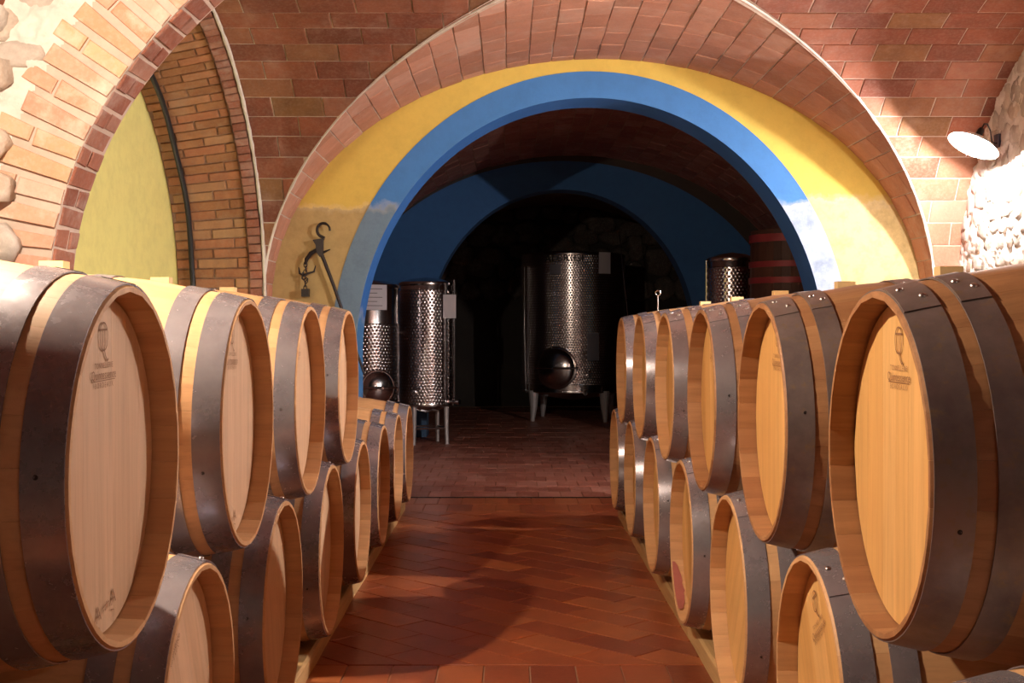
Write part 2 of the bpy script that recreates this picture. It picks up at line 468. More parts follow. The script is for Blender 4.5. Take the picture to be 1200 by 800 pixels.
lay(floor, floor_field(), surfF, M['tile'], 'floor_tile', 300, prof=.0, bev=.0022, jit=.0012, depth=.005, vis=vF)
back = grid_bricks(-2.2, 3.2, 8.345, 13.0, .15, .29, .006, .5) + grid_bricks(-2.2, 3.2, 13.0, 18.0, .3, .29, .006, .5)
vFb = lambda cx, cy, c: 470 < cx < 730 and cy < 586
far_floor = MB().add([(-3,8.335,-.004),(3.6,8.335,-.004),(3.6,8.34,-.004),(-3,8.34,-.004)], [(0,1,2,3)])
ff = MB().box((-3, FY+.002, -.02), (3.6, 19, -.0045)).build('trim_1', M['grout']); tag(ff, kind='structure')
lay(ff, back, surfF, M['tile2'], 'floor_tile', 300, prof=.001, bev=.002, jit=.0012, depth=.005, vis=vFb, minpx=40)
th = MB().box((-.95, FY-.004, -.004), (2.04, FY+.016, .004)).build('trim_2', M['iron']); tag(th, kind='structure')

# ---------------------------------------------------------------- ceiling of the bay (groin vault)
sBl = Bv.s[1]; 
ceil = sheet('ceiling', cells(XL, XNR, .0, Bv.L, 60, 90, lambda x, q: inB(x, q)+(.016 if Bv.at(q)[0][0] > NY1+.02 and Bv.at(q)[0][1] > 2.5 else 0)), surfB, M['mortar'], .001)
tag(ceil, kind='structure')
webA = sheet('vault_mortar', cells(0, A.L, NY1-.02, FY+.05, 110, 40, lambda q, y: inA(q, y)+(.016 if A.at(q)[0][1] > 2.5 else 0)), surfA, M['mortar'], .001, ceil)
TW = .1525
nc = int(Bv.L/TW)
pb = grid_bricks(XL+.015, XNR, Bv.L-nc*TW, Bv.L, .305, TW, .007, .5, inB, .01)
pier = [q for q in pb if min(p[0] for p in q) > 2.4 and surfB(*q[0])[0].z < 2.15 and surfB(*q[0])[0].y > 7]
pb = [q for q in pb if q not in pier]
lay(ceil, pier, surfB, M['pier_lamplit'], 'lamplit_pier_brick', 60, prof=.004, bev=.003, jit=.002, shake=.0015, minpx=20)
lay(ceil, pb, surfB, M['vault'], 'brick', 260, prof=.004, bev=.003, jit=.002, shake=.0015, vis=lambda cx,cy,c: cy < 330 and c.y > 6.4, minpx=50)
# band of the other web: bricks laid along the view axis
pa = []
for q in grid_bricks(NY1, FY, .06, A.L-.06, .305, TW, .007, .5, None, .02):
    r = clip([(v, u) for u, v in q], inA)
    if len(r) > 2: pa.append(r)
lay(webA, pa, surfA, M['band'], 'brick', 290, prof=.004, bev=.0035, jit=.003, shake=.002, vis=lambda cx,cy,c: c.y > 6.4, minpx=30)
# lime line along the groins
for sgn, nm in ((-1, 'groin_line'), (1, 'groin_line')):
    pts = []
    for i in range(70):
        zz = 1.36 + (2.90-1.36)*math.sin(PI/2*i/69)
        qa = (zz-A.sp)/A.b; qb = (zz-Bv.sp)/Bv.b
        if qa >= 1 or qb >= 1: continue
        x = A.c + sgn*A.a*math.sqrt(max(0, 1-max(qa,0)**2)); y = Bv.c + Bv.a*math.sqrt(max(0, 1-max(qb,0)**2))
        j = noise.noise(Vector((x*9, y*9, zz*9)))
        pts.append((x, y, zz+.001+j*.004))
    rr = [.009+.005*noise.noise(Vector(p)*11) for p in pts]
    o = MB().tube(pts, rr, 7).build(nm, M['mortar_white'], ceil, True)
    set_tone(o.data, [.5]*len(o.data.polygons))

# ---------------------------------------------------------------- far wall: yellow plaster with a blue framed arch
OC, OA, OB, OS = .545, 1.574, 1.717, .97       # opening
BA, BB = 1.745, 1.895                          # painted band, outer
def ell(c, a, b, sp, n=72):
    return [(c-a, 0.0)] + [(c+a*math.cos(PI-PI*i/n), sp+b*math.sin(PI*i/n)) for i in range(n+1)] + [(c+a, 0.0)]
def ring(name, p0, p1, y, mat, parent=None, kind=None):
    v = [(x, y, z) for x, z in p0]+[(x, y, z) for x, z in p1]; n = len(p0)
    f = [(i, n+i, n+i+1, i+1) for i in range(n-1)]
    me = mesh(name, v, f, mat); o = link(name, me, parent)
    if kind: tag(o, kind=kind)
    return o
inner = ell(OC, OA, OB, OS); mid = ell(OC, BA, BB, OS)
outer = ell(A.c, A.a+.05, A.b+.05, A.sp)
yw = ring('wall_far', mid, outer, FY, M['yellow'], kind='structure')
bl = ring('blue_arch_border', inner, mid, FY-.004, M['blue'], yw)
def reveal(name, p, y0, y1, mat, parent, rnd=.02):
    v = []; f = []; n = len(p)
    for y in (y0, y0+.02, y1):
        for x, z in p: v.append((x, y, z))
    for k in range(2):
        for i in range(n-1): f.append((k*n+i, k*n+i+1, (k+1)*n+i+1, (k+1)*n+i))
    me = mesh(name, v, f, mat, True); return link(name, me, parent)
reveal('arch_reveal', inner, FY-.004, FB, M['blue_in'], yw)
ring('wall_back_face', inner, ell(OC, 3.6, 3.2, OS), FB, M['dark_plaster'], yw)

# ---------------------------------------------------------------- left niche
def nprof(t):
    k = (XL-t)/(XL-XNL); k = max(0, min(1, k))
    return 2.10-.07*k, 1.645-.135*k
def surfN(x, s):
    p, n = Bv.at(s); a, b = nprof(x)
    y = Bv.c+(p[0]-Bv.c)*a/Bv.a; z = p[1] if p[1] < Bv.sp else Bv.sp+(p[1]-Bv.sp)*b/Bv.b
    return Vector((x, y, z)), Vector((0, n[0], n[1]))
ns = sheet('wall_left', cells(XNL, XL+.02, 0, Bv.L, 6, 90, lambda x, q: Bv.at(q)[0][0]-NY1+.03), surfN, M['mortar_dark'], .012); tag(ns, kind='structure')
nb = grid_bricks(XNL, XL-.09, 0, Bv.L, .25, .067, .009, .5, None, .02)
nb = [q for q in nb if surfN(*q[0])[0].y > NY1+.03]
lay(ns, nb, surfN, M['niche'], 'brick', 296, prof=-.003, bev=.004, jit=.004, shake=.0025, vis=lambda cx,cy,c: c.y > 6.6 and c.z > 1.1 and cx > 100, minpx=20)
# edge ring of soldier bricks round the niche mouth
eb = grid_bricks(XL-.085, XL-.002, .2, Bv.L-.2, .083, .058, .006, 0)
eb = [q for q in eb if surfN(*q[0])[0].y > NY1+.05]
lay(ns, eb, surfN, M['soffit'], 'edge_brick', 120, prof=.02, bev=.005, jit=.005, shake=.002, depth=.04, vis=lambda cx,cy,c: c.y > 6.6 and c.z > 1.1, minpx=15)
pts = []
for i in range(90):
    s = Bv.L/2 + (Bv.L/2-1.0)*i/89; p, n = surfN(XL+.004, s)
    pts.append(p + Vector((.008, 0, 0)) + n*(.012+.006*noise.noise(p*14)))
o = MB().tube(pts, [.011+.006*noise.noise(Vector(p)*17) for p in pts], 7).build('lime_edge', M['mortar_white'], ns, True)
set_tone(o.data, [.5]*len(o.data.polygons))
# niche back wall
bp = [(Bv.c+(y-Bv.c)*2.06/Bv.a, z if z < Bv.sp else Bv.sp+(z-Bv.sp)*1.53/Bv.b) for y, z in Bv.p]
me = mesh('niche_back', [(XNL-.002, y, z) for y, z in bp], [tuple(range(len(bp)))], M['niche_yellow'])
link('niche_back', me, ns)
# cable on the niche soffit
pts = []
for i in range(40):
    s = Bv.L/2+.3 + (Bv.L/2-.5)*i/39; p, n = surfN(-2.035, s); pts.append(p+n*.026+Vector((.004*math.sin(i*.7), 0, 0)))
cb = MB().tube(pts, .0165, 10).build('cable', M['rubber'], None, True)
tag(cb, 'thick black cable running down the brick soffit of the left niche', 'cable')

# ---------------------------------------------------------------- right side: stone wall behind the bay
wr = MB().add([(XNR, NY1-.0, 0), (XNR, FY+.1, 0), (XNR, FY+.1, 3.2), (XNR, NY1-.0, 3.2)], [(0,1,2,3)]).build('wall_right', M['mortar_white'])
set_tone(wr.data, [.3]); tag(wr, kind='structure')
def ico(sub=2):
    bm = bmesh.new(); bmesh.ops.create_icosphere(bm, subdivisions=sub, radius=1)
    v = [x.co.copy() for x in bm.verts]; f = [tuple(y.index for y in x.verts) for x in bm.faces]; bm.free(); return v, f
IV, IF = ico(2)
def stones(parent, spots, mat, nrm, limit=300, vis=None):
    """spots: (centre, ru, rv, depth) stones set in a wall whose outward normal is nrm"""
    nrm = Vector(nrm); up = Vector((0,0,1)); sd = up.cross(nrm).normalized(); rest = MB(); tn = []; items = []
    for c, ru, rv, dp in spots:
        sz = 0; px = proj(c)
        if px and -20 < px[0] < 1220 and -20 < px[1] < 820 and (vis is None or vis(px[0], px[1], c)): sz = ru*rv/(c[1]**2)
        items.append((sz, c, ru, rv, dp))
    items.sort(key=lambda t: -t[0])
    for i, (sz, c, ru, rv, dp) in enumerate(items):
        sx = random.random()*90; rot = random.uniform(-.5, .5); v = []
        for p in IV:
            k = 1+.55*noise.noise(p*1.3+Vector((sx,0,0)))+.24*noise.noise(p*3.0+Vector((0,sx,0)))
            a, b, d = p.x*k, p.y*k, p.z*k
            # squarish
            a = math.copysign(abs(a)**.8, a); b = math.copysign(abs(b)**.8, b)
            a, b = a*math.cos(rot)-b*math.sin(rot), a*math.sin(rot)+b*math.cos(rot)
            d = min(d, .55+.12*a-.1*b); v.append(sd*a*ru + up*b*rv + nrm*d*dp)
        t = random.random()
        if sz > 0 and i < limit:
            me = mesh('stone', v, IF, mat, True); set_tone(me, [t]*len(IF)); link('stone', me, parent, c)
        else:
            rest.add([p+Vector(c) for p in v], IF); tn += [t]*len(IF)
    if rest.v:
        me = mesh('stone_infill', rest.v, rest.f, mat, True); set_tone(me, tn); o = link('stone_infill', me, parent); o['kind'] = 'stuff'
def scatter(u0, u1, v0, v1, base, ok=lambda u, v: True, var=.45):
    out = []; v = v0
    while v < v1:
        h = base*random.uniform(.7, 1.2); u = u0+random.uniform(0, base)
        while u < u1:
            wd = base*random.uniform(.75, 1.7)
            uu, vv = u+wd/2, v+h/2+random.uniform(-.2, .2)*base
            if ok(uu, vv): out.append((uu, vv, wd*.50, h*random.uniform(.5, .62)))
            u += wd*random.uniform(.93, 1.05)
        v += h*.95
    return out
def lumpy(name, P0, U, V, nu, nv, nrm, parent, ok, amp=.03, fade=None):
    P0, U, V, nrm = Vector(P0), Vector(U), Vector(V), Vector(nrm); v = []; f = []; idx = {}
    for i in range(nu):
        for j in range(nv):
            p = P0+U*((i+.5)/nu)+V*((j+.5)/nv)
            if not ok(p): continue
            q = []
            for a, b in ((i,j),(i+1,j),(i+1,j+1),(i,j+1)):
                if (a, b) not in idx:
                    w_ = P0+U*(a/nu)+V*(b/nv)
                    h = .5+.6*noise.noise(w_*11)+.35*noise.noise(w_*27)+.2*noise.noise(w_*60)
                    idx[(a, b)] = len(v); v.append(w_+nrm*amp*max(0, h)*(fade(w_) if fade else 1))
                q.append(idx[(a, b)])
            f.append(tuple(q))
    me = mesh(name, v, f, M['mortar_white'], True); set_tone(me, [.5]*len(f)); o = link(name, me, parent); return o
lumpy('rubble_mortar', (XNR, 6.4, 1.0), (0,1.64,0), (0,0,1.95), 150, 170, (-1,0,0), wr, lambda p: p.z < Bv.z(p.y) or p.z < 1.32)
sp = [(Vector((XNR+.002, u, v)), a, b, .030+.35*min(a, b)*random.random()) for u, v, a, b in
      scatter(5.2, 8.02, .9, 2.95, .125, lambda u, v: v < Bv.z(u)+.02 or v < 1.35)]
stones(wr, sp, M['stone'], (-1,0,0), 260, vis=lambda cx, cy, c: cx > 1120 and cy < 330)

# ---------------------------------------------------------------- transverse arch close to the camera (left pier in view)
T = Prof(.60, 2.20, 1.65, 1.24)
TD = .30                                            # depth of the brick ring
def surfR(s, r):                                    # front face: r = distance from the intrados outward
    p, n = T.at(s); return Vector((p[0]-n[0]*r, NY0, p[1]-n[1]*r)), Vector((0,-1,0))
def surfS(s, y):
    p, n = T.at(s); return Vector((p[0], y, p[1])), Vector((n[0],0,n[1]))
tw = ring('wall_near', [(p[0]-n[0]*0, p[1]) for p, n in zip(T.p, T.n)], [(p[0]*1.0-n[0]*.9, min(p[1]-n[1]*.9, 3.6)) for p, n in zip(T.p, T.n)], NY0+.006, M['mortar'], kind='structure')
set_tone(tw.data, [.5]*len(tw.data.polygons))
vis = lambda cx, cy, c: cx < 330 and cy < 345
polys = []
s = .02; k = 0
while s < T.L-.1:
    w_ = random.uniform(.058, .068)
    if k % 2: segs = ((0, .165), (.175, .285+random.uniform(-.03,.05)))
    else: segs = ((0, .265+random.uniform(-.02,.03)),)
    for a, b in segs: polys.append([(s+.006, a+.002), (s+w_-.006, a+.002), (s+w_-.003, b), (s+.003, b)])
    s += w_+.018; k += 1
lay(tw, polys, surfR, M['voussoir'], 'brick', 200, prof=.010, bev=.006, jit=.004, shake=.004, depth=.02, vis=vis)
sh = sheet('arch_soffit', cells(0, T.L, NY0, NY1, 120, 2), surfS, M['mortar'], .0, tw)
sb = grid_bricks(NY0+.004, NY1-.004, 0, T.L, .225, .0745, .012, .5, None, .02)
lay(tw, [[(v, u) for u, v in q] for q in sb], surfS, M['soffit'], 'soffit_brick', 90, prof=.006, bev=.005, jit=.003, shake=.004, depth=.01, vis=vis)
ring('arch_back_face', [(p[0], p[1]) for p in T.p], [(p[0]-n[0]*.9, min(p[1]-n[1]*.9, 3.6)) for p, n in zip(T.p, T.n)], NY1-.01, M['mortar_dark'], tw)
sp = []
for s_ in scatter(-2.3, 0.3, .9, 3.2, .13):
    u, v, a, b = s_
    # distance outside of the intrados
    d = min(math.dist((u, v), p) for p in T.p[::4])
    if (u-T.c)**2/T.a**2 + max(0, v-T.sp)**2/T.b**2 < 1 and v > T.sp or (v <= T.sp and u > XL): continue
    if d < .285+.05*random.random(): continue
    sp.append((Vector((u, NY0+.014, v)), a, b, .03+.02*random.random() if u > -1.70 else .07))
for z_, r_ in ((1.42,.075),(1.62,.06),(1.30,.05),(1.78,.055),(2.02,.06),(2.2,.05)):
    sp.append((Vector((-1.785, NY0-.03, z_)), r_*1.15, r_, .085))
stones(tw, sp, M['stone'], (0,-1,0), 120, vis=vis)
lumpy('rubble_mortar', (-2.1, NY0+.004, 1.0), (1.3,0,0), (0,0,1.7), 130, 170, (0,-1,0), tw,
      lambda p: min(math.dist((p.x, p.z), q) for q in T.p[::5]) > .24 and (p.x < XL or ((p.x-T.c)/T.a)**2+(max(0, p.z-T.sp)/T.b)**2 > 1), .035,
      fade=lambda p: max(0, min(1, (min(math.dist((p.x, p.z), q) for q in T.p[::5])-.25-.03*noise.noise(p*9))/.06)))

# ---------------------------------------------------------------- near room (behind and beside the camera)
nr = MB().add([(-2.05,-3.5,0),(-2.05,NY0,0),(-2.05,NY0,3.3),(-2.05,-3.5,3.3)], [(0,1,2,3)])
nr.add([(XNR+.1,-3.5,0),(XNR+.1,NY0,0),(XNR+.1,NY0,3.3),(XNR+.1,-3.5,3.3)], [(0,1,2,3)])
nr.add([(-2.05,-3.5,0),(XNR+.1,-3.5,0),(XNR+.1,-3.5,3.3),(-2.05,-3.5,3.3)], [(0,1,2,3)])
o = nr.build('wall_entrance', M['stone_dark']); set_tone(o.data, [.4]*3); tag(o, kind='structure')
pn = Prof(.55, 2.62, 1.9, 1.35)
def surfV(s, y):
    p, n = pn.at(s); return Vector((p[0], y, p[1])), Vector((n[0],0,n[1]))
nc_ = sheet('ceiling_near', cells(pn.s[1], pn.L-pn.s[1], -3.5, NY0, 40, 4), surfV, M['vault'], 0); tag(nc_, kind='structure')

# ---------------------------------------------------------------- the dark rooms beyond
Vb = Prof(.65, 2.45, 1.93, 1.03)
def surfW(s, y):
    p, n = Vb.at(s); return Vector((p[0], y, p[1])), Vector((n[0],0,n[1]))
ym = 13.0
bc = sheet('ceiling_back', cells(0, Vb.L, FB-.01, 18.4, 70, 6), surfW, M['mortar_dark'], .001); tag(bc, kind='structure')
bb = [[(v, u) for u, v in q] for q in grid_bricks(FB, ym, Vb.s[1]-.3, Vb.L-Vb.s[1]+.3, .305, TW, .008, .5, None, .02)]
lay(bc, bb, surfW, M['backb'], 'brick', 300, prof=.003, bev=.004, jit=.003, shake=.003, depth=.004, vis=lambda cx,cy,c: 440 < cx < 940 and cy < 300 and c.y < 12.8, minpx=30)
i2 = ell(.545, 1.417, 1.60, 1.0); m2 = ell(.545, 2.34, 1.90, 1.0); o2 = ell(.65, 2.50, 1.98, 1.03)
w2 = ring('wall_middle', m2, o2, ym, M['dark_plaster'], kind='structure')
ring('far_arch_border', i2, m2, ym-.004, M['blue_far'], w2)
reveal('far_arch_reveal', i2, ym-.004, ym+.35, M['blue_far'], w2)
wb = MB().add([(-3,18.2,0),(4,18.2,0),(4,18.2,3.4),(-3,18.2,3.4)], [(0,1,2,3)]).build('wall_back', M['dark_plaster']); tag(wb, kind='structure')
# rubble course above the big tank
sp = [(Vector((u, 18.18, v)), a, b, .07) for u, v, a, b in scatter(-1.5, 3.2, 1.6, 3.0, .28)]
stones(wb, sp, M['stone_dark'], (0,-1,0), 60, vis=lambda cx,cy,c: 500 < cx < 820)

# ================================================================== barrels
RB, RH, HL = .344, .283, .475          # bilge radius, rim radius, half length
def rad(x): return RB-(RB-RH)*(abs(x)/HL)**2
NST = 26; HD = .045
def text_mesh(txt, size, spacing=1.0, shear=0):
    cu = bpy.data.curves.new('t', 'FONT'); cu.body = txt; cu.size = size; cu.align_x = 'CENTER'; cu.align_y = 'CENTER'
    cu.space_character = spacing; cu.resolution_u = 2; cu.shear = shear
    ob = bpy.data.objects.new('t', cu); C.objects.link(ob)
    dg = bpy.context.evaluated_depsgraph_get(); dg.update()
    me = bpy.data.meshes.new_from_object(ob.evaluated_get(dg)); bpy.data.objects.remove(ob)
    v = [x.co.copy() for x in me.vertices]; f = [tuple(p.vertices) for p in me.polygons]
    return v, f
def stroke(mb, pts, w_):
    for a, b in zip(pts[:-1], pts[1:]):
        a, b = Vector((*a, 0)), Vector((*b, 0)); d = (b-a).normalized(); n = Vector((-d.y, d.x, 0))*w_/2
        a2, b2 = a-d*w_*.2, b+d*w_*.2
        mb.add([a2-n, b2-n, b2+n, a2+n], [(0,1,2,3)])
def make_mark():
    """2-D marks (x right, y up) -> on the head plane: x->+Y, y->+Z"""
    mb = MB(); R = .019
    c = [(R*math.cos(t*2*PI/28), .205+R*1.05*math.sin(t*2*PI/28)) for t in range(29)]
    c = [(x, y-(.004 if y < .195 else 0)) for x, y in c]
    stroke(mb, c, .0026); stroke(mb, [(-.0175,.214),(.0175,.214)], .0032)
    stroke(mb, [(-.0035,.214),(-.0035,.186)], .0022); stroke(mb, [(.0035,.214),(.0035,.184)], .0022)
    stroke(mb, [(.001,.184),(.008,.172),(.017,.164),(.022,.167)], .0030)
    for t, sz, y, sp_ in (('TONNELLERIE', .0125, .157, 1.15), ('Quintessence', .0215, .142, 1.0), ('BORDEAUX', .0125, .126, 1.5)):
        v, f = text_mesh(t, sz, sp_); mb.add([p+Vector((0, y, 0)) for p in v], f)
    stroke(mb, [(-.054,.1335),(.054,.1335)], .0012)
    a_ = mesh('brand_mark', [(HL-HD+.0022, p.x, p.y) for p in mb.v], mb.f, M['ink']); mb = MB()
    rot = Matrix.Rotation(.16, 4, 'Z')
    v, f = text_mesh('rtin', .022, 1.1); mb.add([rot @ p+Vector((.002, -.226, 0)) for p in v], f)
    for x, y in ((-.034,-.232), (.038,-.220)):
        v, f = text_mesh('A', .036); mb.add([rot @ p+Vector((x, y, 0)) for p in v], f)
        stroke(mb, [(x-.012, y-.018), (x+.003, y-.021), (x-.002, y-.04)], .0016)
    vv = [(HL-HD+.0022, p.x, p.y) for p in mb.v]
    return a_, mesh('winery_mark', vv, mb.f, M['ink'])
def stave_mesh(mat):
    xs = [-HL, -HL+.004, -HL+HD-.003, -HL+HD+.012, -.24, -.12, 0, .12, .24, HL-HD-.012, HL-HD+.003, HL-.004, HL]
    hw = PI/NST - .0002/RB; v = []; f = []
    for x in xs:
        r = rad(x); e = HL-abs(x)
        th_ = .027 if e > HD+.008 else (.022 if e > .02 else (.011 if e > .002 else .007))
        ro = r if e > .002 else r-.002
        for a, q in ((-hw, ro), (-hw*.5, ro+.0006), (hw*.5, ro+.0006), (hw, ro), (hw, ro-th_), (-hw, ro-th_)):
            v.append((x, q*math.sin(a), q*math.cos(a)))
    n = 6
    for i in range(len(xs)-1):
        for k in range(n):
            j = (k+1) % n; f.append((i*n+k, (i+1)*n+k, (i+1)*n+j, i*n+j))
    f.append(tuple(range(n))); f.append(tuple((len(xs)-1)*n+k for k in range(n))[::-1])
    me = mesh('stave', v, f, mat, True)
    bm = bmesh.new(); bm.from_mesh(me); bmesh.ops.recalc_face_normals(bm, faces=bm.faces)
    for e in bm.edges:
        if len(e.link_faces) == 2 and e.calc_face_angle(0) > .35: e.smooth = False
    bm.to_mesh(me); bm.free(); return me
def hoop_mesh(x0, x1, mat):
    prof = []; t = .0022; n = 72
    xs = (x0, (x0+x1)/2, x1)
    for x in xs: prof.append((rad(x)+.0008, x))
    for x in xs[::-1]: prof.append((rad(x)+.0008+t, x))
    v = []; f = []; k = 6
    for i in range(n):
        a = 2*PI*i/n
        for r, x in prof: v.append((x, r*math.sin(a), r*math.cos(a)))
    for i in range(n):
        j = (i+1) % n
        for q in range(k): f.append((i*k+q, i*k+(q+1)%k, j*k+(q+1)%k, j*k+q))
    # overlap of the riveted ends
    a0, a1 = -.04, .36; m_ = 8; b = len(v)
    for i in range(m_+1):
        a = a0+(a1-a0)*i/m_
        for x in (x0+.001, x1-.001):
            for d in (t+.0008, 2*t+.0008): r = rad(x)+d; v.append((x, r*math.sin(a), r*math.cos(a)))
    for i in range(m_):
        p = b+i*4; q = p+4
        f += [(p+1,p+3,q+3,q+1), (p,q,q+2,p+2), (p,p+1,q+1,q), (p+2,q+2,q+3,p+3)]
    f += [(b,b+2,b+3,b+1), (b+m_*4, b+m_*4+1, b+m_*4+3, b+m_*4+2)]
    me = mesh('hoop', v, f, mat, True); sharp(me, .5); return me
HO = [(HL-.060, HL-.004), (HL-.135, HL-.088), (HL-.345, HL-.300)]
def head_meshes(mat, seed):
    rr = random.Random(seed); R = RH-.016; cuts = [-R]
    while cuts[-1] < R-.10: cuts.append(cuts[-1]+rr.uniform(.055, .095))
    cuts.append(R); out = []
    for a, b in zip(cuts[:-1], cuts[1:]):
        a += .0002; b -= .0002; n = 6; up = []; dn = []
        for i in range(n+1):
            y = a+(b-a)*i/n; z = math.sqrt(max(0, R*R-y*y)); up.append((y, z)); dn.append((y, -z))
        pl = up+dn[::-1]; m_ = len(pl)
        for sgn in (1, -1):
            x1 = HL-HD; x0 = x1-.02
            v = [(sgn*x1, y, z) for y, z in pl]+[(sgn*x0, y, z) for y, z in pl]
            f = [tuple(range(m_)) if sgn < 0 else tuple(range(m_))[::-1], tuple(range(m_, 2*m_)) if sgn > 0 else tuple(range(m_, 2*m_))[::-1]]
            f += [(i, (i+1)%m_, m_+(i+1)%m_, m_+i) for i in range(m_)]
            me = mesh('head_board', v, f, mat); bm = bmesh.new(); bm.from_mesh(me)
            bmesh.ops.recalc_face_normals(bm, faces=bm.faces); bm.to_mesh(me); bm.free(); out.append(me)
    return out
ST = {k: stave_mesh(M[k]) for k in ('stave_new', 'stave_old')}
HM = {k: [[hoop_mesh(a, b, M[k]), hoop_mesh(-b, -a, M[k])] for a, b in HO] for k in ('hoop', 'hoop_old')}
HE = {(k, s_): head_meshes(M[k], s_) for k in ('head_new', 'head_old') for s_ in range(3)}
MARK = make_mark()
dn = MB().lathe([(.0001,.0004),(.0018,.0004),(.0022,.0010),(.0038,.0006),(.0042,-.001)], 12); DENT = mesh('punch_mark', dn.v, dn.f, M['iron'], True)
rv = MB().lathe([(.0001,.0035),(.004,.003),(.0062,.001),(.0065,-.001)], 10); RIV = mesh('rivet', rv.v, rv.f, M['rivet'], True)
bk = MB().box((-.028,-.022,-.006),(.028,.022,.026)); BUNG = mesh('bung', bk.v, bk.f, M['block'])
hk = MB()
for xx in (-.011, .011): hk.lathe([(.0001, .0264), (.005, .0264)], 10, Matrix.Translation((xx, 0, 0)))
for xx in (-.011, .011): hk.lathe([(.0001, 0), (.0038, 0)], 10, Matrix.Translation((xx, -.0224, .012)) @ Matrix.Rotation(PI/2, 4, 'X'))
def barrel(x, y, z, rz, label, group, stave='stave_new', hoop='hoop', head='head_new', roll=0, hroll=0, sid=0, bung=True):
    root = empty('barrel', (x, y, z-RB), rz, label=label, cat='barrel', group=group)
    T0 = Matrix.Translation((0,0,RB))
    def part(name, me, m_, par=root):
        o = bpy.data.objects.new(name, me); C.objects.link(o); o.parent = par
        o.matrix_local = m_; return o
    for i in range(NST):
        part('stave', ST[stave], T0 @ Matrix.Rotation(hroll+2*PI*(i+.5)/NST, 4, 'X'))
    for pair, (a, b) in zip(HM[hoop], HO):
        for s_, me in zip((1, -1), pair):
            h = part('hoop', me, T0 @ Matrix.Rotation(hroll*s_-(.18 if s_ > 0 else .3), 4, 'X'))
            if s_ > 0 and b > .4 and y < 6.8:
                xx = a+(b-a)*.35; al = (1.62 if rz == 0 else -1.62)+.25*math.sin(y*5)
                o = bpy.data.objects.new('punch_mark', DENT); C.objects.link(o); o.parent = h
                o.matrix_local = Matrix.Rotation(hroll, 4, 'X').inverted() @ Matrix.Rotation(.18+al, 4, 'X') @ Matrix.Translation((xx, 0, rad(xx)+.0025))
            if s_ > 0 and y < 5.3 or y < 3:
                for dx, da in ((.30, .05), (.70, .10)) if b > .4 else ((.3, .05), (.7, .05)):
                    xx = (a+(b-a)*dx)*s_; r = rad(xx)+.0055
                    al = .18+da if dx < .5 else .18-da
                    rm = Matrix.Rotation(-al, 4, 'X') @ Matrix.Translation((xx, 0, r))
                    o = bpy.data.objects.new('rivet', RIV); C.objects.link(o); o.parent = h; o.matrix_local = rm
    HT = T0 @ Matrix.Rotation(roll, 4, 'X')
    for me in HE[(head, sid)]: part('head_board', me, HT)
    part('brand_mark', MARK[0], HT)
    if 'upper' in group and rz == 0: part('winery_mark', MARK[1], HT)
    if bung:
        b_ = part('bung', BUNG, T0 @ Matrix.Rotation(hroll*.3, 4, 'X') @ Matrix.Translation((.02, 0, RB+.002)))
        b_['label'] = 'pale wooden bung block'
    return root
ord_ = ['nearest', 'second', 'third', 'fourth', 'fifth', 'sixth', 'seventh', 'eighth']
ZU, ZL = .909, .385; ZUL = .916
# left side: heads face +X
LU = [1.965, 2.865, 3.755, 4.64]
for i, y in enumerate(LU):
    extra = ['largest, dark hoops and ARTINA brand', 'just behind the largest one',
             'below the brick side of the niche', 'last, before the yellow wall'][i]
    barrel(-1.075, y, ZUL, 0, f'{ord_[i]} upper oak barrel on the left, {extra}', 'barrels on the upper left row', roll=.02*(-1)**i, hroll=.03*(-1)**i, sid=i % 3)
LL = [1.52, 2.42, 3.31, 4.20, 5.08, 5.93, 6.70, 7.45]
ex = ['mostly below the frame', 'head showing below the largest barrel', 'shaded head under the second upper barrel', 'head half lit, under the third upper barrel',
      'pale narrow head below the last upper barrel', 'first without a barrel above', 'with one barrel beyond it', 'farthest, by the steel tanks']
for i, y in enumerate(LL):
    if i == 0: continue
    barrel(-1.075, y, ZL, 0, f'{["", "nearest", "second", "third", "fourth", "fifth", "sixth", "seventh"][i]} lower oak barrel on the left, {ex[i]}', 'barrels on the lower left row',
           roll=[0,.45,.3,-.2,.5,.1,.3,0][i], hroll=.02*i, sid=i % 3, bung=i > 4)
# right side: heads face -X
RU = [2.045+.925*i for i in range(6)]
ex = ['largest on the right, brown weathered hoops and branded emblem', 'dark staves and worn grey hoops, second in line', 'with a scratched hoop, third in line',
      'fourth in line, pale crack on its hoop', 'fifth in line, narrow amber head', 'farthest of its row, beside the dark doorway']
for i, y in enumerate(RU):
    old = i < 2
    barrel(1.075, y, ZU, PI, f'upper oak barrel on the right, {ex[i]}', 'barrels on the upper right row', 'stave_old' if i < 3 else 'stave_new',
           'hoop_old' if old else 'hoop', 'head_old', roll=[0,.0,.1,.0,.2,0][i], hroll=[.0,.02,-.03,.02,.0,.03][i], sid=i % 3)
RL = [1.575+.925*i for i in range(7)]
ex = ['just its hoop top in the corner', 'tilted brand, under the largest one', 'orange head, second full one in line',
      'pink wine stain on its lower rim', 'fourth in line on the pine rail', 'fifth in line, thin bright hoop', 'farthest, next to the floor threshold']
for i, y in enumerate(RL):
    barrel(1.075, y, ZL, PI, f'lower oak barrel on the right, {ex[i]}', 'barrels on the lower right row', 'stave_new', 'hoop', 'head_old',
           roll=[.3,.55,-.6,.3,.5,.2,0][i], hroll=[.05,-.05,.0,.05,.0,.03,.0][i], sid=(i+1) % 3, bung=False)
